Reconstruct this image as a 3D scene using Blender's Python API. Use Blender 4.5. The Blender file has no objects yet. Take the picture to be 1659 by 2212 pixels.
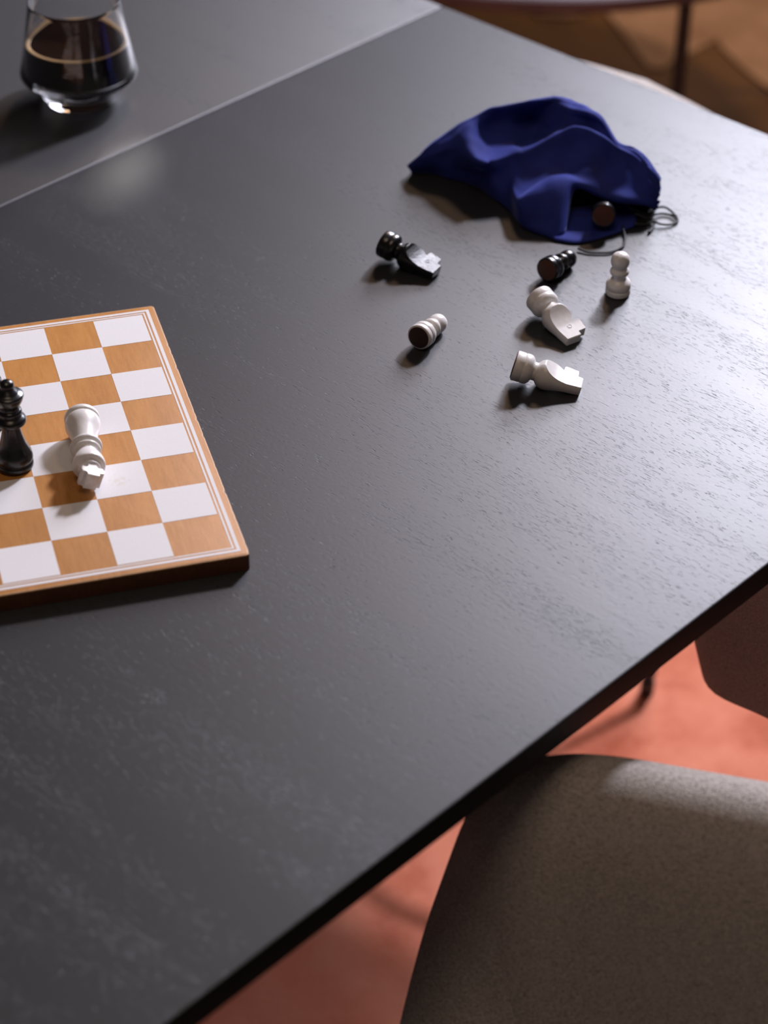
import bpy, bmesh, math, random
import numpy as np
from mathutils import Vector, Matrix
random.seed(7); rng = np.random.default_rng(7)
C = bpy.context.scene.collection
S = 0.034                       # one chessboard square, metres
TZ = 0.74                       # table top height
PI = math.pi
def W(x, y, z=0.0): return Vector((x*S, y*S, TZ + z*S))     # squares -> metres, z above the table top

# ---------------------------------------------------------------- camera
R = ((0.9613399, -0.27516874, 0.01038049), (-0.15677667, -0.57793349, -0.80088324), (0.22637727, 0.76829359, -0.59873056))
cam_d = bpy.data.cameras.new('camera'); cam = bpy.data.objects.new('camera', cam_d); C.objects.link(cam)
m3 = Matrix(((R[0][0], -R[1][0], -R[2][0]), (R[0][1], -R[1][1], -R[2][1]), (R[0][2], -R[1][2], -R[2][2])))
cam.matrix_world = Matrix.Translation(W(-6.38411, -39.25715, 24.57667+0.35)) @ m3.to_4x4()
cam_d.sensor_fit = 'VERTICAL'; cam_d.sensor_height = 36.0; cam_d.lens = 4924.55/2212*36
cam_d.clip_start = 0.05; cam_d.clip_end = 60
cam_d.dof.use_dof = True; cam_d.dof.focus_distance = 44.0*S; cam_d.dof.aperture_fstop = 5.0
bpy.context.scene.camera = cam

# ---------------------------------------------------------------- light and exposure
vs = bpy.context.scene.view_settings
bpy.context.scene.display_settings.display_device = 'sRGB'
vs.view_transform = 'Standard'; vs.look = 'None'; vs.gamma = 1.0; vs.exposure = 0.0; vs.use_curve_mapping = False
world = bpy.data.worlds.new('room_air'); bpy.context.scene.world = world; world.use_nodes = True
world.node_tree.nodes['Background'].inputs[0].default_value = (0.9, 0.88, 1.0, 1)
world.node_tree.nodes['Background'].inputs[1].default_value = 0.02
def area(name, az, el, dist, size, power, col, at=(5, -2), sy=None):
    l = bpy.data.lights.new(name, 'AREA'); l.energy = power; l.color = col; l.shape = 'ELLIPSE' if sy else 'DISK'
    l.size = size
    if sy: l.size_y = sy
    o = bpy.data.objects.new(name, l); C.objects.link(o)
    a, e = math.radians(az), math.radians(el)
    t = W(*at); d = Vector((math.cos(a)*math.cos(e), math.sin(a)*math.cos(e), math.sin(e)))
    o.location = t + d*dist; o.rotation_euler = d.to_track_quat('Z', 'Y').to_euler()
    return o
area('window_light', 46, 35, 2.6, 0.27, 84, (0.88, 0.87, 1.0))
area('window_glow', 52, 23, 3.4, 1.7, 104, (0.84, 0.85, 1.0), at=(10, 0), sy=1.3)
area('warm_lamp_light', 66, 40, 3.0, 0.4, 8, (1.0, 0.62, 0.38))
area('warm_fill_light', -120, 72, 2.4, 1.2, 8, (1.0, 0.76, 0.56))  # added warm fill from behind the camera to lift the shaded sides
sl = bpy.data.lights.new('caustic_spot', 'SPOT'); sl.energy = 170; sl.color = (1.0, 0.93, 0.84); sl.spot_size = math.radians(1.35); sl.spot_blend = 1.0; sl.shadow_soft_size = 0.02  # added spot, stands in for the caustic on the table by the glass
so = bpy.data.objects.new('caustic_spot', sl); C.objects.link(so); sd = Vector((math.cos(1.12)*.866, math.sin(1.12)*.866, .5)); so.location = W(.86, 6.65)+sd*2.0; so.rotation_euler = sd.to_track_quat('Z', 'Y').to_euler()

# ---------------------------------------------------------------- helpers
def obj(name, me, mat=None, parent=None, smooth=True, kind=None):
    if isinstance(me, bmesh.types.BMesh):
        bm = me; bmesh.ops.recalc_face_normals(bm, faces=bm.faces)
        me = bpy.data.meshes.new(name); bm.to_mesh(me); bm.free()
    if mat: me.materials.append(mat)
    if smooth:
        for f in me.polygons: f.use_smooth = True
    o = bpy.data.objects.new(name, me); C.objects.link(o)
    if parent: o.parent = parent
    if kind: o['kind'] = kind
    return o
def sharp(o, deg=35):
    me = o.data; me.set_sharp_from_angle(angle=math.radians(deg)); return o
def thing(name, label, cat, loc=(0, 0, 0), group=None):
    o = bpy.data.objects.new(name, None); C.objects.link(o); o.location = loc; o.empty_display_size = 0.02
    o['label'] = label; o['category'] = cat
    if group: o['group'] = group
    return o
def lathe(prof, n=64, cap0=True, cap1=True):
    """prof: (radius, z) list in metres"""
    bm = bmesh.new(); rings = []
    for r, z in prof:
        if r < 1e-6: rings.append([bm.verts.new((0, 0, z))])
        else: rings.append([bm.verts.new((r*math.cos(2*PI*i/n), r*math.sin(2*PI*i/n), z)) for i in range(n)])
    for a, b in zip(rings, rings[1:]):
        for i in range(n):
            j = (i+1) % n
            if len(a) == 1 and len(b) == 1: continue
            if len(a) == 1: bm.faces.new((a[0], b[j], b[i]))
            elif len(b) == 1: bm.faces.new((a[i], a[j], b[0]))
            else: bm.faces.new((a[i], a[j], b[j], b[i]))
    if cap0 and len(rings[0]) > 1: bm.faces.new(rings[0][::-1])
    if cap1 and len(rings[-1]) > 1: bm.faces.new(rings[-1])
    return bm
def spline(pts, per=6):
    """Catmull-Rom through pts"""
    P = [np.array(p, float) for p in pts]; P = [2*P[0]-P[1]]+P+[2*P[-1]-P[-2]]; out = []
    for i in range(1, len(P)-2):
        for k in range(per):
            t = k/per; a, b, c, d = P[i-1], P[i], P[i+1], P[i+2]
            out.append(0.5*((2*b)+(c-a)*t+(2*a-5*b+4*c-d)*t*t+(3*b-a-3*c+d)*t**3))
    out.append(P[-2]); return out
def tube(pts, r, n=10, closed=False):
    bm = bmesh.new(); P = [Vector(p) for p in pts]; rings = []
    for i, p in enumerate(P):
        if closed: d = P[(i+1) % len(P)]-P[i-1]
        else: d = P[min(i+1, len(P)-1)]-P[max(i-1, 0)]
        d.normalize(); u = d.cross(Vector((0, 0, 1)))
        if u.length < 1e-3: u = Vector((1, 0, 0))
        u.normalize(); v = u.cross(d)
        rings.append([bm.verts.new(p+(u*math.cos(2*PI*k/n)+v*math.sin(2*PI*k/n))*r) for k in range(n)])
    rr = rings+[rings[0]] if closed else rings
    for a, b in zip(rr, rr[1:]):
        for k in range(n): bm.faces.new((a[k], a[(k+1) % n], b[(k+1) % n], b[k]))
    if not closed: bm.faces.new(rings[0][::-1]); bm.faces.new(rings[-1])
    return bm
def box(x0, x1, y0, y1, z0, z1, bev=0.0, seg=2, bm=None):
    bm = bm or bmesh.new(); r = bmesh.ops.create_cube(bm, size=1)
    for v in r['verts']: v.co = Vector(((x0+x1)/2+v.co.x*(x1-x0), (y0+y1)/2+v.co.y*(y1-y0), (z0+z1)/2+v.co.z*(z1-z0)))
    if bev: bmesh.ops.bevel(bm, geom=bm.edges[:], offset=bev, segments=seg, profile=0.5, affect='EDGES')
    return bm

# ---------------------------------------------------------------- materials
def mat(name, col=(0.5, 0.5, 0.5), rough=0.5, **kw):
    m = bpy.data.materials.new(name); m.use_nodes = True; nt = m.node_tree; b = nt.nodes['Principled BSDF']
    b.inputs['Base Color'].default_value = (*col, 1); b.inputs['Roughness'].default_value = rough
    for k, v in kw.items(): b.inputs[k.replace('_', ' ')].default_value = v
    return m, nt, b
def nd(nt, t, **kw):
    n = nt.nodes.new('ShaderNode'+t)
    for k, v in kw.items():
        if k.startswith('i_'): n.inputs[k[2:].replace('_', ' ')].default_value = v
        else: setattr(n, k, v)
    return n
def coords(nt, scale, rot=(0, 0, 0), kind='Object'):
    tc = nd(nt, 'TexCoord'); mp = nd(nt, 'Mapping'); mp.inputs['Scale'].default_value = scale; mp.inputs['Rotation'].default_value = rot
    nt.links.new(tc.outputs[kind], mp.inputs['Vector']); return mp.outputs['Vector']
def noise(nt, vec, scale=1, detail=2, rough=0.5):
    n = nd(nt, 'TexNoise', i_Scale=scale, i_Detail=detail, i_Roughness=rough); nt.links.new(vec, n.inputs['Vector']); return n.outputs['Fac']
def ramp(nt, fac, stops):
    r = nd(nt, 'ValToRGB'); e = r.color_ramp.elements
    while len(e) < len(stops): e.new(0.5)
    for k, (p, c) in enumerate(stops): e[k].position = p; e[k].color = (*c, 1) if len(c) == 3 else c
    nt.links.new(fac, r.inputs['Fac']); return r.outputs['Color']
def math_(nt, op, a, b):
    n = nd(nt, 'Math', operation=op)
    for k, v in enumerate((a, b)):
        if isinstance(v, (int, float)): n.inputs[k].default_value = v
        else: nt.links.new(v, n.inputs[k])
    return n.outputs[0]
def bump(nt, b, h, strength=0.3, dist=0.001):
    n = nd(nt, 'Bump', i_Strength=strength, i_Distance=dist); nt.links.new(h, n.inputs['Height']); nt.links.new(n.outputs['Normal'], b.inputs['Normal']); return n
G3 = lambda v: (v, v, v)

# black-stained open-pored veneer: grain runs along local Y of the tabletop
def table_mat():
    m, nt, b = mat('black_stained_oak', (0.022, 0.022, 0.026), 0.5, Specular_IOR_Level=0.6)
    warp = coords(nt, (1, 1, 1)); wn = nd(nt, 'TexNoise', i_Scale=3.0, i_Detail=2.0); nt.links.new(warp, wn.inputs['Vector'])
    off = nd(nt, 'VectorMath', operation='SCALE'); off.inputs['Scale'].default_value = 0.006; nt.links.new(wn.outputs['Color'], off.inputs[0])
    add = nd(nt, 'VectorMath', operation='ADD'); nt.links.new(warp, add.inputs[0]); nt.links.new(off.outputs[0], add.inputs[1])
    def mapped(sx, sy):
        mp = nd(nt, 'Mapping'); mp.inputs['Scale'].default_value = (sx, sy, 1); nt.links.new(add.outputs[0], mp.inputs['Vector']); return mp.outputs['Vector']
    pores = noise(nt, mapped(1500, 135), 1.0, 1.5, 0.4)
    bands = noise(nt, mapped(34, 4.0), 1.0, 3.0, 0.55)
    pth = math_(nt, 'ADD', pores, math_(nt, 'MULTIPLY', math_(nt, 'SUBTRACT', bands, 0.5), 0.45))
    pit = ramp(nt, pth, [(0.665, (0, 0, 0)), (0.72, (1, 1, 1))])          # 1 inside a pore
    orange = noise(nt, coords(nt, (420, 300, 300)), 1.0, 2.0)
    fine = noise(nt, mapped(300, 20), 1.0, 2.0)
    hgt = math_(nt, 'ADD', math_(nt, 'MULTIPLY', pit, -1.0), math_(nt, 'ADD', math_(nt, 'MULTIPLY', orange, 0.10), math_(nt, 'MULTIPLY', fine, 0.05)))
    bump(nt, b, hgt, 1.0, 0.00055)
    col = ramp(nt, pit, [(0.0, (0.018, 0.018, 0.021)), (1.0, (0.015, 0.015, 0.018))]); nt.links.new(col, b.inputs['Base Color'])
    rg = nd(nt, 'MapRange', i_From_Min=0.0, i_From_Max=1.0, i_To_Min=0.475, i_To_Max=0.515); nt.links.new(bands, rg.inputs['Value']); nt.links.new(rg.outputs[0], b.inputs['Roughness'])
    return m
M_table = table_mat()
M_edge, nt, b = mat('black_table_edge', (0.005, 0.005, 0.006), 0.5, Specular_IOR_Level=0.2); bump(nt, b, noise(nt, coords(nt, (60, 60, 900)), 1, 2), 0.1, 0.0003)
M_strip, nt, b = mat('grey_seam_glint', (0.10, 0.10, 0.12), 0.38); bump(nt, b, noise(nt, coords(nt, (300, 300, 300)), 1, 2), 0.05, 0.0002)  # pale grey carries the highlight of the seam's bevels
M_blackmetal, nt, b = mat('black_powdercoat', (0.016, 0.018, 0.022), 0.55); bump(nt, b, noise(nt, coords(nt, (900, 900, 900)), 1, 2), 0.08, 0.0002)

def board_wood(name, c0, c1, rough=0.45):
    m, nt, b = mat(name, c0, rough)
    g = noise(nt, coords(nt, (520, 60, 200)), 1, 3, 0.6); g2 = noise(nt, coords(nt, (60, 14, 40)), 1, 3, 0.6); g3 = noise(nt, coords(nt, (900, 900, 900)), 1, 2)
    f = math_(nt, 'ADD', math_(nt, 'MULTIPLY', g, 0.4), math_(nt, 'ADD', math_(nt, 'MULTIPLY', g2, 0.4), math_(nt, 'MULTIPLY', g3, 0.2)))
    nt.links.new(ramp(nt, f, [(0.34, c1), (0.64, c0)]), b.inputs['Base Color'])
    bump(nt, b, f, 0.08, 0.0004); return m
M_board = board_wood('chestnut_stained_board', (0.53, 0.235, 0.055), (0.38, 0.155, 0.028))
M_side = board_wood('dark_brown_board_side', (0.13, 0.045, 0.015), (0.07, 0.024, 0.008), 0.6)  # darker brown than the top, for the vertical sides
M_rawlit_edge = board_wood('worn_lit_board_edge', (0.62, 0.38, 0.20), (0.45, 0.24, 0.10), 0.6)  # worn rim, paler because the light it catches is put into the colour
m, nt, b = mat('white_square_paint', (0.80, 0.77, 0.84), 0.42); M_paint = m
sp = noise(nt, coords(nt, (2400, 2400, 2400), kind='Object'), 1, 2)
base = ramp(nt, sp, [(0.3, (0.76, 0.745, 0.745)), (0.7, (0.84, 0.825, 0.825))])
geo = nd(nt, 'NewGeometry'); vd = nd(nt, 'VectorMath', operation='DISTANCE'); nt.links.new(geo.outputs['Position'], vd.inputs[0]); vd.inputs[1].default_value = W(-1.50, -5.55, 0.35)
stn = nd(nt, 'TexNoise', i_Scale=330.0, i_Detail=3.0); nt.links.new(geo.outputs['Position'], stn.inputs['Vector'])
k = math_(nt, 'SUBTRACT', stn.outputs['Fac'], math_(nt, 'MULTIPLY', vd.outputs['Value'], 32.0))
kk = ramp(nt, k, [(0.36, (0, 0, 0)), (0.46, G3(0.3))])
mx = nd(nt, 'Mix', data_type='RGBA'); nt.links.new(kk, mx.inputs[0]); nt.links.new(base, mx.inputs[6]); mx.inputs[7].default_value = (0.66, 0.56, 0.42, 1); nt.links.new(mx.outputs[2], b.inputs['Base Color'])

m, nt, b = mat('white_painted_wood', (0.78, 0.755, 0.73), 0.33, Coat_Weight=0.25, Coat_Roughness=0.2); M_white = m
nt.links.new(ramp(nt, noise(nt, coords(nt, (300, 300, 120)), 1, 3), [(0.3, (0.72, 0.69, 0.66)), (0.7, (0.82, 0.79, 0.76))]), b.inputs['Base Color'])
bump(nt, b, noise(nt, coords(nt, (500, 500, 200)), 1, 3), 0.12, 0.0004)
m, nt, b = mat('black_lacquered_wood', (0.006, 0.006, 0.007), 0.27, Coat_Weight=0.25, Coat_Roughness=0.12); M_black = m
bump(nt, b, noise(nt, coords(nt, (260, 260, 420)), 1, 3), 0.14, 0.0006)
m, nt, b = mat('worn_black_paint', (0.010, 0.010, 0.012), 0.42, Specular_IOR_Level=0.7); M_blackflat = m
bump(nt, b, noise(nt, coords(nt, (700, 700, 700)), 1, 4), 0.5, 0.0006)
m, nt, b = mat('brown_felt', (0.075, 0.022, 0.014), 0.95, Sheen_Weight=0.3); M_felt = m
bump(nt, b, noise(nt, coords(nt, (3000, 3000, 3000)), 1, 2), 0.4, 0.0003)
m, nt, b = mat('dark_brown_felt', (0.030, 0.012, 0.011), 0.95, Sheen_Weight=0.2); M_feltdark = m
bump(nt, b, noise(nt, coords(nt, (3000, 3000, 3000)), 1, 2), 0.4, 0.0003)
m, nt, b = mat('blue_velvet', (0.012, 0.018, 0.17), 0.8, Sheen_Weight=0.8, Sheen_Roughness=0.24, Specular_IOR_Level=0.15); M_velvet = m
b.inputs['Sheen Tint'].default_value = (0.42, 0.50, 1.0, 1)
vn = noise(nt, coords(nt, (45, 45, 45)), 1, 3)
nt.links.new(ramp(nt, vn, [(0.3, (0.016, 0.024, 0.16)), (0.7, (0.028, 0.042, 0.26))]), b.inputs['Base Color']); bump(nt, b, noise(nt, coords(nt, (1600, 1600, 1600)), 1, 2), 0.3, 0.0003)
M_cord, nt, b = mat('black_cord', (0.010, 0.010, 0.013), 0.6); bump(nt, b, noise(nt, coords(nt, (2500, 2500, 900)), 1, 2), 0.5, 0.0004)
M_glass, nt, b = mat('clear_glass', (1, 1, 1), 0.0, Transmission_Weight=1.0, IOR=1.47)
M_coffee, nt, b = mat('black_coffee', (0.010, 0.004, 0.002), 0.06, IOR=1.33)
nt.links.new(ramp(nt, noise(nt, coords(nt, (40, 40, 40)), 1, 2), [(0, (0.008, 0.003, 0.002)), (1, (0.014, 0.006, 0.003))]), b.inputs['Base Color'])
M_crema, nt, b = mat('golden_crema', (0.42, 0.26, 0.10), 0.5)
nt.links.new(ramp(nt, noise(nt, coords(nt, (900, 900, 900)), 1, 3), [(0.3, (0.30, 0.17, 0.055)), (0.7, (0.50, 0.33, 0.14))]), b.inputs['Base Color'])
m, nt, b = mat('grey_woven_wool', (0.36, 0.33, 0.30), 0.95, Sheen_Weight=0.5, Specular_IOR_Level=0.15); M_fabric = m
wv = coords(nt, (1, 1, 1)); va = nd(nt, 'TexVoronoi', i_Scale=1100.0); nt.links.new(wv, va.inputs['Vector'])
wn1 = noise(nt, coords(nt, (1500, 1500, 420)), 1, 2); wn2 = noise(nt, coords(nt, (420, 420, 1500)), 1, 2)
wf = math_(nt, 'ADD', math_(nt, 'MULTIPLY', wn1, 0.4), math_(nt, 'ADD', math_(nt, 'MULTIPLY', wn2, 0.4), math_(nt, 'MULTIPLY', va.outputs['Distance'], 0.25)))
nt.links.new(ramp(nt, wf, [(0.38, (0.21, 0.175, 0.15)), (0.62, (0.56, 0.50, 0.455))]), b.inputs['Base Color']); bump(nt, b, wf, 0.9, 0.0012)
m, nt, b = mat('rust_rug_pile', (0.50, 0.13, 0.07), 1.0, Specular_IOR_Level=0.05); M_rug = m
r1 = noise(nt, coords(nt, (9, 9, 9)), 1, 4, 0.6); r2 = noise(nt, coords(nt, (700, 700, 700)), 1, 2)
rf = math_(nt, 'ADD', math_(nt, 'MULTIPLY', r1, 0.75), math_(nt, 'MULTIPLY', r2, 0.25))
nt.links.new(ramp(nt, rf, [(0.3, (0.30, 0.060, 0.028)), (0.5, (0.56, 0.185, 0.11)), (0.72, (0.68, 0.27, 0.17))]), b.inputs['Base Color']); bump(nt, b, rf, 0.6, 0.006)
m, nt, b = mat('ochre_floor', (0.20, 0.085, 0.012), 0.7, Specular_IOR_Level=0.06); M_floor = m
nt.links.new(ramp(nt, noise(nt, coords(nt, (9, 2, 1)), 1, 4), [(0.3, (0.032, 0.010, 0.0005)), (0.7, (0.060, 0.020, 0.0010))]), b.inputs['Base Color'])
m, nt, b = mat('lit_floor_tan', (0.36, 0.21, 0.12), 1.0, Specular_IOR_Level=0.05); M_tan = m  # tone of the lit floor, light put into the colour
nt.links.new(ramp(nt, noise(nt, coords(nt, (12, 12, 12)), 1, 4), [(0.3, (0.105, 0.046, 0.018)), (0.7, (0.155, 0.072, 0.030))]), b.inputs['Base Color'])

# ---------------------------------------------------------------- setting: floor
floor = obj('floor', box(-4, 5, -4, 6, -0.06, 0.0), M_floor, smooth=False); floor['kind'] = 'structure'
M_wall, nt, b = mat('warm_grey_plaster', (0.20, 0.17, 0.15), 0.9); bump(nt, b, noise(nt, coords(nt, (30, 30, 30)), 1, 4), 0.1, 0.002)
for wn_, bb in (('wall_left', (-4.1, -4, -4.1, 6.1, 0, 3.3)), ('wall_right', (5, 5.1, -4.1, 6.1, 0, 3.3)), ('wall_front', (-4, 5, -4.1, -4, 0, 3.3)), ('wall_back', (-4, 5, 6, 6.1, 0, 3.3)), ('ceiling', (-4.1, 5.1, -4.1, 6.1, 3.3, 3.4))):
    obj(wn_, box(*bb), M_wall, smooth=False, kind='structure')

# ---------------------------------------------------------------- rug
TA = math.radians(31.0)
rug = obj('area_rug', box(-1.3, 1.15, -1.5, 0.98, 0.0005, 0.0122, 0.004), M_rug); rug.rotation_euler.z = TA
rug['label'] = 'rust orange short pile rug under the black table and chairs'; rug['category'] = 'rug'

# ---------------------------------------------------------------- dining table (local X along the near edge, Y along the grain)
table = thing('dining_table', 'large black oak extending dining table with chess pieces on its top', 'table'); table.rotation_euler.z = TA
U0, U1, V0, VS, V1 = -16*S, 15.98*S, -13.77*S, 6.06*S, 46*S; TH = 0.53*S
def panel(v0, v1):
    bm = box(U0, U1, v0, v1, TZ-TH, TZ)
    ed = [e for e in bm.edges if all(v.co.z > TZ-1e-5 for v in e.verts)]
    bmesh.ops.bevel(bm, geom=ed, offset=0.0013, segments=3, profile=0.5, affect='EDGES')
    o = obj('tabletop_panel', bm, M_table, table); o.data.materials.append(M_edge)
    for f in o.data.polygons:
        if abs(f.normal.z) < 0.3 or f.normal.z < -0.3: f.material_index = 1
    sharp(o, 50)
panel(V0, VS-0.0008); panel(VS+0.0008, V1)
obj('seam_glint_strip', box(U0+0.004, U1-0.004, VS-0.0008, VS+0.0008, TZ-TH+0.001, TZ-0.0002), M_strip, table, smooth=False)  # added strip, drawn in place of the light caught along the seam
bm = box(-5*S, 5*S, V0+0.30, V1-0.30, TZ-TH-0.03, TZ-TH); obj('under_frame', bm, M_blackmetal, table, smooth=False)
for u, v in ((-3*S, 3*S), (3*S, 3*S), (-3*S, 34*S), (3*S, 34*S)):
    bm = lathe([(0.013, 0.0124), (0.016, 0.016), (0.024, TZ-TH-0.03)], 24); o = obj('leg', bm, M_blackmetal, table); o.location = (u, v, 0); sharp(o)

# ---------------------------------------------------------------- chess board: grid corner at W(0,0), eight squares towards -X and -Y
BT = 0.35                                                       # board top, squares above the table
board = thing('chess_board', 'wooden chess board with white and brown squares at the left of the table', 'chess board', W(0, 0, 0))
bm = box(-8.30*S, 0.30*S, -8.30*S, 0.30*S, 0.0002, BT*S)
ev = [e for e in bm.edges if abs(e.verts[0].co.x-e.verts[1].co.x) < 1e-6 and abs(e.verts[0].co.y-e.verts[1].co.y) < 1e-6]
bmesh.ops.bevel(bm, geom=ev, offset=0.0025, segments=3, profile=0.5, affect='EDGES')
et = [e for e in bm.edges if all(v.co.z > BT*S-1e-6 for v in e.verts)]
bmesh.ops.subdivide_edges(bm, edges=[e for e in et if e.calc_length() > 0.1], cuts=90)
et = [e for e in bm.edges if all(v.co.z > BT*S-1e-6 for v in e.verts) and len(e.link_faces) == 2 and any(abs(f.normal.z) < 0.5 for f in e.link_faces)]
bmesh.ops.bevel(bm, geom=et, offset=0.0009, segments=2, profile=0.6, affect='EDGES')
for v in bm.verts:                                              # chips and wear along the rim
    if v.co.z > BT*S-0.0012 and v.co.x > 0.26*S:
        n = math.sin(v.co.y*1300)+math.sin(v.co.y*2900+1)+math.sin(v.co.y*610+2)
        v.co.x -= max(0, n-0.9)*0.00045
bd = obj('board_body', bm, M_board, board); bd.data.materials.append(M_rawlit_edge); bd.data.materials.append(M_side)
for f in bd.data.polygons:
    c = f.center
    if c.z > BT*S-0.0012 and (c.x > 0.268*S or c.y > 0.268*S or c.y < -8.268*S) and f.area < 1e-4: f.material_index = 1
    if abs(f.normal.z) < .3 and c.z < BT*S-0.0010: f.material_index = 2
sharp(bd, 40)
sq = bmesh.new(); e = 0.5*S; top = 0.00012
box(-e, e, -e, e, 0, top, bm=sq); sqm = None
for i in range(8):
    for j in range(8):
        if (i+j) % 2: continue
        if sqm is None: o = obj('white_square', sq, M_paint, board, smooth=False); sqm = o
        else: o = sqm.copy(); C.objects.link(o); o.parent = board
        o.location = (-(i+.5)*S, -(j+.5)*S, BT*S)
def frame_line(a, b):
    bm = bmesh.new()
    def ring(d, z): return [bm.verts.new(((x)*S, (y)*S, BT*S+z)) for x, y in ((-8-d, -8-d), (d, -8-d), (d, d), (-8-d, d))]
    i0, o0, i1, o1 = ring(a, 0), ring(b, 0), ring(a, top), ring(b, top)
    for k in range(4):
        l = (k+1) % 4
        bm.faces.new((i1[k], o1[k], o1[l], i1[l])); bm.faces.new((o0[k], o0[l], o1[l], o1[k])); bm.faces.new((i0[l], i0[k], i1[k], i1[l])); bm.faces.new((o0[k], i0[k], i0[l], o0[l]))
    obj('border_line', bm, M_paint, board, smooth=False)
frame_line(0.030, 0.064); frame_line(0.100, 0.165)

# ---------------------------------------------------------------- chess pieces (profiles in squares: radius, height)
def sc(prof): return [(r*S, z*S) for r, z in prof]
def rounded(pts, per=4): return [tuple(max(0, a) if k == 0 else a for k, a in enumerate(p)) for p in spline(pts, per)]
PAWN = [(0.0, 0.012), (0.235, 0.012), (0.255, 0.02), (0.264, 0.05), (0.264, 0.11), (0.255, 0.135), (0.240, 0.148), (0.258, 0.165), (0.264, 0.20), (0.262, 0.25), (0.245, 0.30), (0.205, 0.345), (0.165, 0.38), (0.150, 0.42), (0.155, 0.455), (0.188, 0.49), (0.202, 0.53), (0.198, 0.575), (0.172, 0.615), (0.160, 0.64), (0.168, 0.67), (0.188, 0.72), (0.198, 0.78), (0.192, 0.85), (0.168, 0.91), (0.125, 0.955), (0.065, 0.982), (0.0, 0.99)]
QUEEN = [(0.0, 0.012), (0.315, 0.012), (0.340, 0.03), (0.348, 0.07), (0.340, 0.12), (0.322, 0.145), (0.330, 0.165), (0.345, 0.20), (0.344, 0.28), (0.325, 0.36), (0.285, 0.45), (0.255, 0.52), (0.225, 0.62), (0.195, 0.74), (0.172, 0.86), (0.165, 0.955), (0.168, 0.985), (0.225, 1.0), (0.275, 1.03), (0.290, 1.08), (0.282, 1.13), (0.245, 1.17), (0.212, 1.20), (0.204, 1.225), (0.222, 1.25), (0.228, 1.29), (0.212, 1.325), (0.185, 1.35), (0.182, 1.385), (0.205, 1.44), (0.245, 1.51), (0.275, 1.59), (0.285, 1.645), (0.275, 1.675), (0.235, 1.70), (0.205, 1.715), (0.165, 1.755), (0.130, 1.79), (0.112, 1.815), (0.130, 1.85), (0.132, 1.89), (0.112, 1.94), (0.065, 1.975), (0.0, 1.985)]
KH = .965
KING = [(0.0, 0.012), (0.30, 0.012), (0.325, 0.03), (0.332, 0.07), (0.325, 0.125), (0.300, 0.15), (0.312, 0.175), (0.330, 0.22), (0.330, 0.32), (0.312, 0.42), (0.275, 0.55), (0.245, 0.68), (0.225, 0.80), (0.215, 0.90), (0.22, 0.93), (0.275, 0.95), (0.298, 0.985), (0.295, 1.03), (0.262, 1.065), (0.235, 1.085), (0.240, 1.105), (0.262, 1.13), (0.262, 1.165), (0.232, 1.20), (0.205, 1.235), (0.205, 1.27), (0.235, 1.34), (0.275, 1.44), (0.300, 1.55), (0.303, 1.62), (0.285, 1.655), (0.235, 1.675), (0.205, 1.685), (0.200, 1.705), (0.212, 1.725), (0.205, 1.75), (0.165, 1.775), (0.13, 1.785), (0.0, 1.786)]
KBASE = [(0.0, 0.012), (0.27, 0.012), (0.292, 0.02), (0.303, 0.045), (0.300, 0.175), (0.292, 0.192), (0.302, 0.21), (0.304, 0.27), (0.290, 0.325), (0.255, 0.365), (0.205, 0.392), (0.185, 0.405), (0.182, 0.45), (0.192, 0.475), (0.20, 0.48)]

def knight_bm():
    """turned foot and neck, then a bulb cut flat on both sides into the head slab; front (muzzle) is +X"""
    n = 30; N = 4*n; bm = lathe(sc(KBASE), N, True, False)
    bm.verts.ensure_lookup_table(); last = list(bm.verts)[-N:]; prev = [last[(k-n//2) % N] for k in range(N)]
    fine = spline([(.48, .32, 0), (.56, .30, 0), (.64, .255, 0), (.72, .208, 0), (.80, .170, 0), (.88, .142, 0), (.96, .122, 0), (1.04, .108, 0), (1.15, .102, 0), (1.42, .098, 0)], 8)
    tz = [p[0] for p in fine]; tt = [p[1] for p in fine]
    rf = spline([(.48, .20, 0), (.52, .245, 0), (.58, .282, 0), (.66, .298, 0), (.74, .297, 0), (.85, .287, 0), (1.0, .27, 0), (1.2, .25, 0), (1.42, .222, 0)], 6)
    rz = [p[0] for p in rf]; rr = [p[1] for p in rf]
    def Fz(z): return float(np.interp(z, [.48, .60, .70, .80, .90, .975, .985, 1.0, 1.04, 1.28, 1.285, 1.42], [.3, .3, .295, .265, .22, .18, .168, .315, .335, .310, .13, .12]))
    zs = sorted(set([.985, 1.0, 1.2851, 1.385, 1.40]+[round(.49+.0125*k, 4) for k in range(72)])); ring = prev
    for z in [z for z in zs if z <= 1.40]:
        Rr = float(np.interp(z, rz, rr)); T = float(np.interp(z, tz, tt)); F = Fz(z); Rf = .38 if .99 < z < 1.283 else Rr
        if z >= 1.40: Rr -= .012; T -= .012; F -= .008
        T = min(T, Rr*.975); xf = min(F, math.sqrt(Rf*Rf-T*T)); af = math.atan2(T, xf); ab = PI-math.atan2(T, math.sqrt(Rr*Rr-T*T)); cur = []
        for k in range(N):
            s, f = divmod(k, n); f /= n
            if s == 0: a = -af+2*af*f; r = min(Rf, F/max(math.cos(a), 1e-6))
            elif s == 2: a = ab+(2*PI-2*ab)*f; r = Rr
            else:
                x0, x1 = (xf, Rr*math.cos(ab)) if s == 1 else (Rr*math.cos(ab), xf)
                x = x0+(x1-x0)*f; cur.append(bm.verts.new((x*S, (T if s == 1 else -T)*S, z*S))); continue
            cur.append(bm.verts.new((r*math.cos(a)*S, r*math.sin(a)*S, z*S)))
        for i in range(N): bm.faces.new((ring[i], ring[(i+1) % N], cur[(i+1) % N], cur[i]))
        ring = cur
    bm.faces.new(ring)
    return bm
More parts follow.
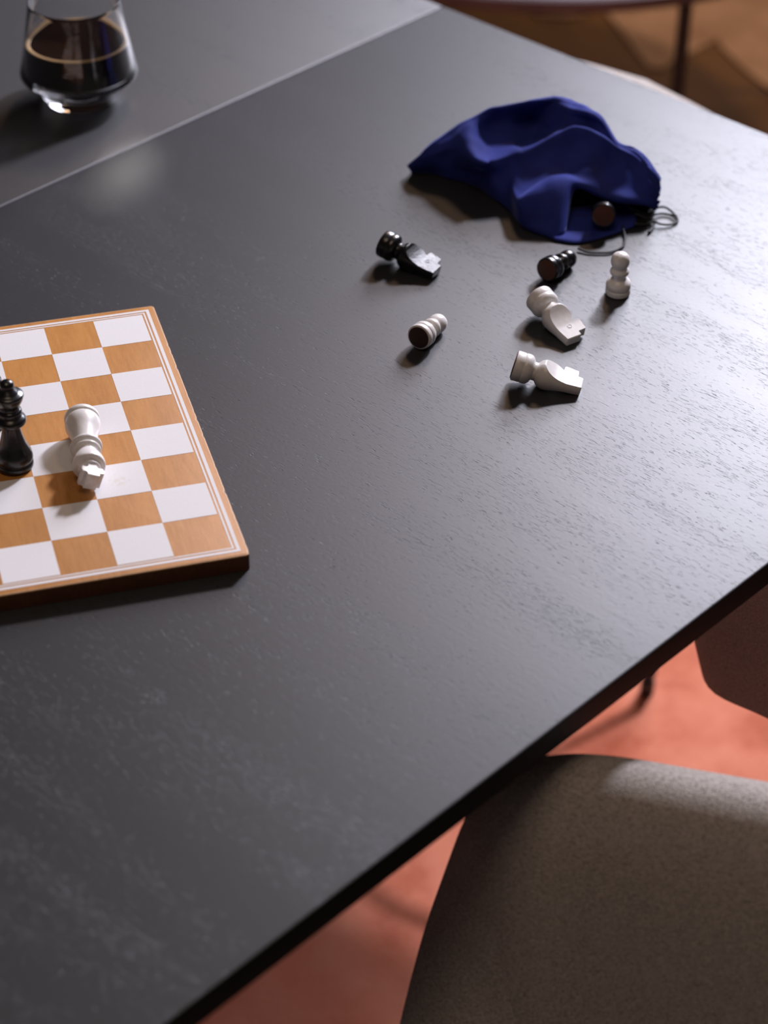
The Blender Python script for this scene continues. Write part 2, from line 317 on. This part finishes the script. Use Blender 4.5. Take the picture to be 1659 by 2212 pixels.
def slab_bm(poly, y0, y1):
    bm = bmesh.new(); a = [bm.verts.new((x*S, y0*S, z*S)) for x, z in poly]; c = [bm.verts.new((x*S, y1*S, z*S)) for x, z in poly]
    bm.faces.new(a); bm.faces.new(c[::-1])
    for k in range(len(poly)):
        l = (k+1) % len(poly); bm.faces.new((a[k], a[l], c[l], c[k]))
    return bm
def felt(r, m, parent): return obj('felt_base', lathe(sc([(0, 0), (r-.004, 0), (r, .004), (r, .0125)]), 48), m, parent)
def pawn(m, fm, label, group=None):
    t = thing('chess_pawn', label, 'chess piece', group=group); obj('pawn_body', lathe(sc(rounded(PAWN[1:-1]) + [(0, .99)]), 72), m, t); felt(.225, fm, t); return t
def knight(m, mf, fm, label):
    t = thing('chess_knight', label, 'chess piece'); o = obj('horse_body', knight_bm(), m, t)
    if mf is not m:
        o.data.materials.append(mf)
        for f in o.data.polygons:
            if f.center.z > .66*S and abs(f.normal.y) > .82: f.material_index = 1
    sharp(o, 32); felt(.27, fm, t)
    for s in (1, -1):
        ring = obj('eye', tube([(.035*S+.048*S*math.cos(a), s*(.1045)*S, 1.10*S+.040*S*math.sin(a)) for a in np.linspace(0, 2*PI, 25)[:-1]], .007*S, 6, True), mf, t)
    return t
def place(t, px, py, z0, az, roll, lo, hi, press=0.0):
    """lay a piece down: axis towards azimuth az in plan, rolled about it, pitched until both its foot half (z<lo) and head half (z>hi) touch z0"""
    vs = [v.co.copy() for v in max(t.children, key=lambda c: len(c.data.vertices)).data.vertices]; lo *= S; hi *= S
    def rot(pitch):
        a = math.radians(az); D = Vector((math.cos(a)*math.cos(pitch), math.sin(a)*math.cos(pitch), math.sin(pitch)))
        L = Vector((-math.sin(a), math.cos(a), 0)); Up = D.cross(L); r = math.radians(roll)
        y = Up*math.cos(r)+L*math.sin(r); x = y.cross(D)
        return Matrix((x, y, D)).transposed()
    a, b = -0.7, 0.7
    for _ in range(40):
        m_ = (a+b)/2; Rm = rot(m_)
        zl = min((Rm @ v).z for v in vs if v.z < lo); zh = min((Rm @ v).z for v in vs if v.z > hi)
        if zh < zl: a = m_
        else: b = m_
    Rm = rot((a+b)/2); zmin = min((Rm @ v).z for v in vs)
    t.matrix_world = Matrix.Translation((px*S, py*S, TZ+z0*S-zmin+0.0001)) @ Rm.to_4x4()
def stand(t, px, py, z0, az=0):
    t.location = W(px, py, z0); t.location.z += 0.00012; t.rotation_euler.z = math.radians(az)

p = pawn(M_white, M_felt, 'small white pawn standing upright near the dark cord of the blue bag'); stand(p, 9.88, -1.20, 0)
p = pawn(M_white, M_feltdark, 'white pawn lying on its side with its dark round base towards the viewer'); place(p, 5.21, -2.2, 0, 44, 0, .4, .7)
p = pawn(M_black, M_felt, 'glossy black pawn lying on its side in front of the blue bag'); place(p, 8.57, -.37, 0, 36, 0, .4, .7)
p = pawn(M_black, M_felt, 'black pawn inside the bag mouth showing only its brown round base'); PB = p
k = knight(M_white, M_white, M_felt, 'white knight lying beside the black pawn, its head pointing to the lower right'); place(k, 7.98, -1.5, 0, -74, -2, .85, 1.0)
k = knight(M_white, M_white, M_felt, 'white knight lying nearest the viewer with its brown base at the left'); place(k, 6.68, -3.81, 0, -27, 0, .85, 1.0)
k = knight(M_black, M_blackflat, M_felt, 'black knight lying alone to the left below the blue bag'); place(k, 5.5, 1.45, 0, -47, -2, .85, 1.0)

t = thing('chess_queen', 'black queen standing on the chess board at the left edge', 'chess piece')
obj('queen_body', lathe(sc([(r, z*.95) for r, z in rounded(QUEEN[1:-1], 3)+[(0, 1.985)]]), 80), M_black, t); felt(.30, M_felt, t); stand(t, -3.27, -4.58, BT+.004)
t = thing('chess_king', 'white king lying on its side on the chess board', 'chess piece')
obj('king_body', lathe(sc([(r, z*KH) for r, z in rounded(KING[1:-2], 3)+[(0, 1.786)]]), 80), M_white, t); felt(.29, M_felt, t)
cr = [(x, z*KH) for x, z in [(-.085, 1.78), (.085, 1.78), (.075, 1.87), (.11, 1.90), (.19, 1.86), (.215, 1.95), (.20, 2.04), (.12, 2.02), (.10, 2.06), (.125, 2.12), (-.125, 2.12), (-.10, 2.06), (-.12, 2.02), (-.20, 2.04), (-.215, 1.95), (-.19, 1.86), (-.11, 1.90), (-.075, 1.87)]]
bm = slab_bm(cr, -.165, .165); bmesh.ops.bevel(bm, geom=bm.edges[:], offset=0.0004, segments=2, profile=0.5, affect='EDGES'); sharp(obj('cross', bm, M_white, t), 40)
place(t, -1.88, -3.82, BT+.004, -95, 20, .6, 1.3)
t = thing('chess_king', 'black king standing behind the black queen, cut off by the left photo edge', 'chess piece')
q = obj('king_body', lathe(sc([(r, z*KH) for r, z in rounded(KING[1:-2], 3)+[(0, 1.786)]]), 64), M_black, t); felt(.29, M_felt, t); bm = slab_bm(cr, -.165, .165); sharp(obj('cross', bm, M_black, t), 40)
stand(t, -3.52, -3.10, BT+.004, 30)

# ---------------------------------------------------------------- velvet bag (squares, height above the table)
BAG = [[[7.3,5.14,0.02],[7.23,4.97,0.08],[7.15,4.92,0.19],[7.08,4.87,0.22],[7.09,4.87,0.21],[7.1,4.86,0.2],[7.1,4.86,0.19],[7.11,4.86,0.18],[7.12,4.87,0.16],[7.14,4.88,0.14],[7.15,4.89,0.12],[7.17,4.92,0.08],[7.2,4.96,0.03]],[[7.78,5.29,0.02],[7.66,5.05,0.27],[7.58,4.9,0.6],[7.51,4.76,0.7],[7.5,4.71,0.66],[7.51,4.66,0.6],[7.51,4.65,0.54],[7.52,4.65,0.47],[7.52,4.65,0.4],[7.52,4.67,0.32],[7.53,4.71,0.24],[7.55,4.77,0.15],[7.59,4.84,0.03]],[[8.35,5.57,0.02],[8.2,5.29,0.38],[8.12,5.07,0.85],[8.05,4.87,1.0],[8.02,4.74,0.97],[7.98,4.58,0.92],[7.97,4.47,0.84],[7.99,4.44,0.72],[7.99,4.44,0.58],[7.99,4.45,0.44],[7.98,4.46,0.32],[7.96,4.47,0.2],[7.92,4.5,0.03]],[[8.92,5.69,0.02],[8.74,5.38,0.47],[8.66,5.1,1.06],[8.59,4.85,1.25],[8.47,4.67,1.22],[8.35,4.41,1.16],[8.26,4.1,1.06],[8.24,3.73,0.98],[8.34,3.42,0.92],[8.37,3.58,0.72],[8.42,3.81,0.46],[8.42,3.88,0.24],[8.41,4.02,0.03]],[[9.42,5.72,0.02],[9.22,5.38,0.57],[9.14,5.05,1.27],[9.07,4.75,1.5],[9.02,4.78,1.34],[8.96,4.77,1.06],[8.79,4.35,0.95],[8.67,3.98,0.93],[8.58,3.52,0.97],[8.57,3.43,0.9],[8.62,3.48,0.6],[8.61,3.41,0.32],[8.62,3.4,0.03]],[[9.86,5.74,0.02],[9.64,5.38,0.62],[9.56,5.02,1.38],[9.49,4.7,1.62],[9.49,4.76,1.38],[9.41,4.7,1.06],[9.24,4.29,0.97],[9.15,3.9,0.97],[9.12,3.5,1.03],[9.07,3.4,0.9],[8.95,3.18,0.58],[8.85,2.92,0.32],[8.81,2.62,0.03]],[[10.23,5.56,0.02],[10.0,5.18,0.66],[9.92,4.79,1.49],[9.85,4.44,1.75],[9.94,4.7,1.4],[10.0,4.84,1.05],[9.79,4.45,0.95],[9.43,3.89,0.92],[9.41,3.46,0.98],[9.31,3.27,0.8],[9.03,2.71,0.5],[8.86,2.15,0.55],[8.85,1.94,0.03]],[[10.72,5.48,0.02],[10.5,5.11,0.65],[10.42,4.73,1.46],[10.35,4.38,1.72],[10.33,4.3,1.58],[10.21,4.15,1.36],[10.11,4.08,1.14],[9.95,3.75,1.1],[9.98,3.36,1.24],[9.87,3.13,1.02],[9.62,2.73,0.72],[9.38,2.17,0.8],[9.15,1.49,0.03]],[[11.09,5.27,0.02],[10.87,4.9,0.65],[10.79,4.53,1.45],[10.72,4.19,1.7],[10.59,3.89,1.64],[10.54,3.84,1.54],[10.42,3.74,1.4],[10.34,3.57,1.34],[10.43,3.26,1.55],[10.39,3.08,1.2],[10.11,2.71,0.84],[9.86,2.15,0.88],[9.53,1.27,0.03]],[[11.29,4.79,0.02],[11.07,4.41,0.65],[10.99,4.03,1.46],[10.92,3.69,1.72],[10.82,3.46,1.72],[10.86,3.5,1.6],[10.86,3.46,1.46],[10.84,3.35,1.4],[10.87,3.03,1.44],[10.84,2.78,1.2],[10.52,2.44,0.88],[10.24,2.1,0.72],[9.94,0.92,0.03]],[[11.51,4.51,0.02],[11.3,4.15,0.62],[11.22,3.79,1.38],[11.15,3.47,1.62],[11.09,3.3,1.6],[11.11,3.23,1.52],[11.08,3.08,1.44],[11.03,2.87,1.4],[11.08,2.68,1.4],[11.03,2.37,1.16],[10.84,2.14,0.86],[10.6,1.81,0.62],[10.51,1.09,0.03]],[[11.6,3.71,0.02],[11.41,3.38,0.53],[11.33,3.07,1.19],[11.26,2.79,1.4],[11.22,2.68,1.4],[11.21,2.64,1.38],[11.21,2.59,1.36],[11.19,2.5,1.34],[11.22,2.35,1.3],[11.22,2.18,1.1],[11.07,1.85,0.8],[10.94,1.58,0.6],[10.9,1.23,0.03]],[[11.91,3.28,0.02],[11.73,2.97,0.47],[11.65,2.69,1.06],[11.58,2.44,1.25],[11.57,2.41,1.24],[11.56,2.38,1.22],[11.55,2.33,1.2],[11.56,2.3,1.16],[11.55,2.22,1.08],[11.48,2.06,0.9],[11.35,1.78,0.66],[11.26,1.6,0.5],[11.3,1.5,0.03]],[[12.09,2.9,0.02],[11.94,2.61,0.4],[11.86,2.38,0.89],[11.79,2.17,1.05],[11.78,2.13,1.04],[11.77,2.1,1.02],[11.76,2.06,1.0],[11.76,2.0,0.96],[11.75,1.95,0.88],[11.69,1.8,0.74],[11.62,1.68,0.54],[11.59,1.62,0.4],[11.67,1.69,0.03]],[[12.2,2.41,0.02],[12.08,2.16,0.3],[12.0,1.99,0.66],[11.93,1.83,0.78],[11.92,1.81,0.77],[11.91,1.79,0.76],[11.91,1.76,0.74],[11.92,1.75,0.7],[11.89,1.68,0.64],[11.88,1.66,0.54],[11.88,1.67,0.4],[11.89,1.72,0.28],[11.95,1.87,0.03]]]
def bag():
    t = thing('drawstring_bag', 'crumpled dark blue velvet drawstring bag near the far edge of the table', 'bag')
    cols = [[list(p) for p in c] for c in BAG]
    for j in range(9, 14):
        c = cols[j]; h = c[11]; c[12] = [h[0]+.05, h[1]+.75, h[2]*.55]
    rows = [spline(c, 6) for c in cols]                          # along every slice
    grid = []
    for i in range(len(rows[0])): grid.append(spline([r[i] for r in rows], 8))
    G = np.array(grid)                                          # rows x columns x 3
    n0, n1 = G.shape[:2]
    from mathutils import noise as mn
    for i in range(n0):
        for j in range(n1):
            p = G[i, j]; a = mn.noise(Vector((p[0]*1.6, p[1]*1.6, p[2]*1.6))); b_ = mn.noise(Vector((p[0]*4, p[1]*4+5, p[2]*4)))
            k = min(1, max(0, p[2])/.3)
            for ri, rh, j0, j1 in ((24, .05, .42, .66), (48, .06, .36, .92), (60, .07, .40, .72)):
                w = min(1, max(0, (j/(n1-1)-j0)*14))*min(1, max(0, (j1-j/(n1-1))*14)); G[i, j, 2] += rh*w*math.exp(-((i-ri)/1.7)**2)
            G[i, j, 2] += k*(a*.07+b_*.018); G[i, j, 1] += k*a*.05
            s = max(0, (j/(n1-1)-.80)/.20)                      # gathers by the mouth
            if s > 0: G[i, j] += s*k*.045*math.sin(i*.95+j*.12)*np.array([.9, .1, .7])
            G[i, j, 2] = max(G[i, j, 2], .02)
    bm = bmesh.new(); vs = [[bm.verts.new(tuple(W(*G[i, j]))) for j in range(n1)] for i in range(n0)]
    for i in range(n0-1):
        for j in range(n1-1): bm.faces.new((vs[i][j], vs[i+1][j], vs[i+1][j+1], vs[i][j+1]))
    o = obj('bag_cloth', bm, M_velvet, t)
    md = o.modifiers.new('thickness', 'SOLIDIFY'); md.thickness = 0.0010; md.offset = 1
    # lower lip of the mouth lying on the table
    lip = [[(9.3, 2.4, .04), (9.35, 1.7, .06), (9.3, 1.3, .07), (9.3, 1.2, .03)], [(9.9, 2.4, .04), (9.9, 1.5, .05), (9.85, 1.05, .06), (9.8, .95, .03)], [(10.6, 2.4, .04), (10.6, 1.6, .05), (10.6, 1.2, .06), (10.6, 1.1, .03)], [(11.4, 2.4, .04), (11.4, 1.75, .06), (11.3, 1.45, .07), (11.3, 1.35, .03)]]
    rr = [spline(c, 6) for c in lip]; gg = [spline([r[i] for r in rr], 8) for i in range(len(rr[0]))]
    bm = bmesh.new(); vs = [[bm.verts.new(tuple(W(*p))) for p in row] for row in gg]
    for i in range(len(gg)-1):
        for j in range(len(gg[0])-1): bm.faces.new((vs[i][j], vs[i+1][j], vs[i+1][j+1], vs[i][j+1]))
    o = obj('mouth_lip', bm, M_velvet, t); md = o.modifiers.new('thickness', 'SOLIDIFY'); md.thickness = 0.0008; md.offset = 1
    def cord(pts, r=.027):
        obj('drawstring', tube([tuple(W(*p)) for p in spline([(x, y, z) for x, y, z in pts], 6)], r*S, 8), M_cord, t)
    cord([(11.2, 1.75, .30), (11.62, 1.61, .10), (11.79, 1.72, .09), (11.95, 1.85, .10), (12.14, 1.86, .09), (12.25, 1.68, .05), (12.27, 1.44, .04), (12.22, 1.28, .04), (12.09, 1.19, .04), (11.94, 1.17, .05), (11.77, 1.22, .07), (11.65, 1.30, .11), (11.50, 1.27, .08), (11.2, 1.3, .10)])
    cord([(11.3, 1.55, .22), (11.55, 1.42, .14), (11.72, 1.52, .12), (11.95, 1.66, .06), (12.15, 1.58, .05), (12.24, 1.42, .09)], .024)
    cord([(11.72, 1.40, .10), (11.63, 1.22, .06), (11.53, 1.08, .04), (11.42, .97, .04)], .034)
    cord([(10.9, 1.25, .12), (10.87, 1.0, .05), (10.8, .81, .04), (10.68, .58, .04), (10.49, .44, .04), (10.27, .39, .04), (10.07, .43, .04), (9.85, .51, .04), (9.68, .69, .06)])
    bm = bmesh.new(); bmesh.ops.create_icosphere(bm, subdivisions=2, radius=.062*S); o = obj('knot', bm, M_cord, t); o.location = W(11.66, 1.40, .09); o.scale = (1.2, .9, .8)
bag()
# the black pawn inside the mouth: base towards the viewer
D = Vector((.32, .88, -.30)).normalized(); X = D.cross(Vector((0, 0, 1))).normalized(); Y = D.cross(X)
PB.matrix_world = Matrix.Translation(W(10.43, 1.22, .47)) @ Matrix((X, Y, D)).transposed().to_4x4()

# ---------------------------------------------------------------- glass of coffee
gl = thing('drinking_glass', 'clear low bellied glass half full of black coffee', 'glass', W(.585, 10.63, 0))
OUT = rounded([(.80, .004), (.84, .012), (.865, .05), (.90, .12), (1.02, .30), (1.18, .46), (1.34, .60), (1.395, .68), (1.40, .76), (1.375, .86), (1.30, 1.20), (1.20, 1.75), (1.12, 2.20), (1.075, 2.50)], 4)
INN = rounded([(1.060, 2.50), (1.085, 2.20), (1.155, 1.75), (1.255, 1.20), (1.315, .88), (1.315, .78), (1.24, .68), (1.06, .56), (.92, .45), (.78, .38), (.5, .345), (.2, .34)], 4)
obj('glass_body', lathe(sc([(0, .012), (.5, .012), (.74, .010)]+OUT+[(1.072, 2.507), (1.062, 2.507)]+INN+[(0, .34)]), 96, False, False), M_glass, gl)
def inn(z):
    zz = [p[1] for p in INN][::-1]; rr = [p[0] for p in INN][::-1]; return float(np.interp(z, zz, rr))
cf = thing('coffee_fill', 'black coffee with a thin golden foam ring inside the clear glass', 'coffee', W(.585, 10.63, 0))
lv = 1.48
pr = [(0, .342)]+[(inn(z)-.004, z+.002) for z in np.linspace(.345, lv, 30)]+[(inn(lv)-.03, lv-.006), (0, lv-.006)]
obj('coffee_body', lathe(sc(pr), 96, False, False), M_coffee, cf)
obj('crema_ring', lathe(sc([(inn(lv)-.006, lv-.012), (inn(lv)-.006, lv+.03), (inn(lv)-.035, lv+.03), (inn(lv)-.085, lv+.012), (inn(lv)-.10, lv-.004)]), 96, False, False), M_crema, cf)

# ---------------------------------------------------------------- upholstered shell armchairs
def armchair(label, x, y, face, rim_z=(.69, .672, .60, .47), star=45, crown=0.0, rim=None):
    """face: azimuth the sitter looks to. Built facing +Y with the backrest at y=0."""
    t = thing('armchair', label, 'chair', (x, y, 0.0125)); t.rotation_euler.z = math.radians(face-90)
    z0, z1, z2, z3 = [z-0.0125 for z in rim_z]
    half = [(0, 0, z0), (.09, .002, z0), (.15, .012, z0-.002), (.187, .035, z0-.008), (.203, .075, z0-.014), (.213, .14, z1-.02), (.220, .22, z2+.03), (.224, .31, z2-.02), (.222, .39, z3+.03), (.20, .46, z3-.005), (.14, .495, z3-.025), (0, .505, z3-.03)]
    half = [(a, c_, z-.0125) for a, c_, z in rim] if rim else half
    half = [(a, c_, z-crown*(a/.2)**2) for a, c_, z in half]
    hs = spline(half, 6); ring = [np.array(p) for p in hs]+[np.array((-p[0], p[1], p[2])) for p in hs[-2:0:-1]]
    n = len(ring); c = np.array((0, .27, .415)); bm = bmesh.new(); L = []
    wall = spline([(.088, .17), (.070, .10), (.055, .055), (.040, .024), (.026, .008), (.012, .001), (0, .004)], 3)   # inwards of / below the rim
    for k in np.linspace(0.12, 1, 11)[:-1]:
        L.append([])
        for p in ring:
            q = np.array((p[0], p[1])); d = c[:2]-q; ln = np.linalg.norm(d); d /= ln
            foot = q+d*.10; zf = c[2]+.012+max(0, (p[2]-.19-c[2]))*k**2
            xy = c[:2]+(foot-c[:2])*k; zz = c[2]+(zf-c[2])*k**3
            L[-1].append(bm.verts.new((xy[0], xy[1], zz)))
    for dl, hh in wall:
        L.append([])
        for p in ring:
            q = np.array((p[0], p[1])); d = c[:2]-q; d /= np.linalg.norm(d); xy = q+d*dl
            hmax = max(p[2]-(c[2]+.015), .03); L[-1].append(bm.verts.new((xy[0], xy[1], p[2]-min(1, hmax/.19)*hh if hmax < .19 else p[2]-hh*(1+(hmax-.19)*4*(hh/.17)))))
    cv = bm.verts.new(tuple(c))
    for i in range(n): bm.faces.new((cv, L[0][i], L[0][(i+1) % n]))
    for a_, b_ in zip(L, L[1:]):
        for i in range(n): bm.faces.new((a_[i], b_[i], b_[(i+1) % n], a_[(i+1) % n]))
    o = obj('shell', bm, M_fabric, t)
    md = o.modifiers.new('pad', 'SOLIDIFY'); md.thickness = 0.030; md.offset = 0; md.use_even_offset = False
    b2 = o.modifiers.new('round', 'BEVEL'); b2.width = 0.011; b2.segments = 4; b2.limit_method = 'ANGLE'; b2.angle_limit = math.radians(50)
    # piping along the outer rim seam
    pts = []
    for p in ring:
        d = np.array((p[0]-c[0], p[1]-c[1], 0)); d /= np.linalg.norm(d)+1e-9; pts.append((p[0]-d[0]*.004, p[1]-d[1]*.004, p[2]-.0155))
    obj('rim_seam', tube(pts, .0012, 6, True), M_fabric, t)
    col = obj('column', lathe([(.026, .165), (.030, .17), (.030, .215), (.021, .225), (.018, .30), (.018, .372), (.075, .384), (.085, .392), (.085, .398)], 32), M_blackmetal, t); col.location.y = .27; sharp(col)
    for k in range(4):
        a = math.radians(star+90*k); d = Vector((math.cos(a), math.sin(a), 0))
        pts = [d*r+Vector((0, .27, z)) for r, z in ((.02, .19), (.10, .155), (.18, .098), (.232, .058), (.248, .044), (.2495, .030), (.2495, .0))]
        obj('base_arm', tube([tuple(p) for p in spline(pts, 4)], .0075, 12), M_blackmetal, t)
    return t
ax, ay = 8.88*S, -14.97*S
armchair('grey upholstered armchair in the lower right corner of the photo', ax, ay, -119, rim=[(0, 0.012, .686), (.08, .011, .686), (.135, .011, .686), (.168, .014, .682), (.189, .020, .672), (.202, .027, .650), (.211, .034, .615), (.221, .052, .572), (.229, .10, .527), (.233, .17, .505), (.235, .28, .49), (.230, .39, .47), (.20, .46, .46), (.12, .50, .45), (0, .51, .445)])
armchair('grey upholstered armchair tucked under the table, shaded, at the right edge', 21.1*S, -12.75*S, 121, (.70, .70, .695, .66))
fc = math.radians(211); cx, cy = 9.1*S-.27*math.cos(fc), 8.35*S-.27*math.sin(fc)
armchair('grey upholstered armchair at the far long side, mostly hidden by the table', cx, cy, 211, (.651, .630, .59, .50), star=6.6-211+90, crown=.045)

# ---------------------------------------------------------------- background
st = thing('side_table', 'low round dark side table with a slim black leg behind the dining table', 'table', (24.6*S, 45.3*S, 0))
H = 0.425
o = obj('round_top', lathe([(0, H-.02), (13.2*S, H-.02), (13.3*S, H-.016), (13.3*S, H-.003), (13.2*S, H), (0, H)], 96, False, False), bpy.data.materials['black_powdercoat'], st); sharp(o)
o.data.materials.clear(); M_top, nt, b = mat('dark_plum_lacquer', (0.10, 0.075, 0.085), 0.4); nt.links.new(ramp(nt, noise(nt, coords(nt, (4, 30, 4)), 1, 3), [(0.3, (.085, .062, .07)), (.7, (.12, .09, .10))]), b.inputs['Base Color']); o.data.materials.append(M_top)
for a in (-84, 6, 96, 186):
    r = 13.0*S; x, y = r*math.cos(math.radians(a)), r*math.sin(math.radians(a))
    o = obj('leg', lathe([(.0078, .0048 if a == 6 else 0.0), (.0085, .008), (.0085, H-.02)], 24), M_blackmetal, st); o.location = (x, y, 0); sharp(o)
def floor_sheet(name, poly, label, cat, z=.004):
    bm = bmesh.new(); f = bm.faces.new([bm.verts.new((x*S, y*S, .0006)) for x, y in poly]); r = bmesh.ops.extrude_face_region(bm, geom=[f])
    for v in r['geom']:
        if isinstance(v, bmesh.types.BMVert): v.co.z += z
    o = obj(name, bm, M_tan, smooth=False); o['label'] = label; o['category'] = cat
floor_sheet('lit_floor_patch', [(29.0, 66), (29.3, 58.0), (29.4, 57.0), (30.8, 56.4), (32.2, 56.7), (32.7, 57.1), (32.7, 55.2), (32.5, 50.4), (33.0, 50.0), (34.3, 50.9), (35.9, 51.8), (36.8, 52.4), (36.6, 51.6), (36.7, 49.3), (37.0, 47.0), (37.5, 45.9), (46, 44), (48, 60), (40, 68)], 'pale tan sheet standing for lit patches of the ochre floor behind the table', 'rug')  # added flat sheet: patches of light on the floor, put into its shape
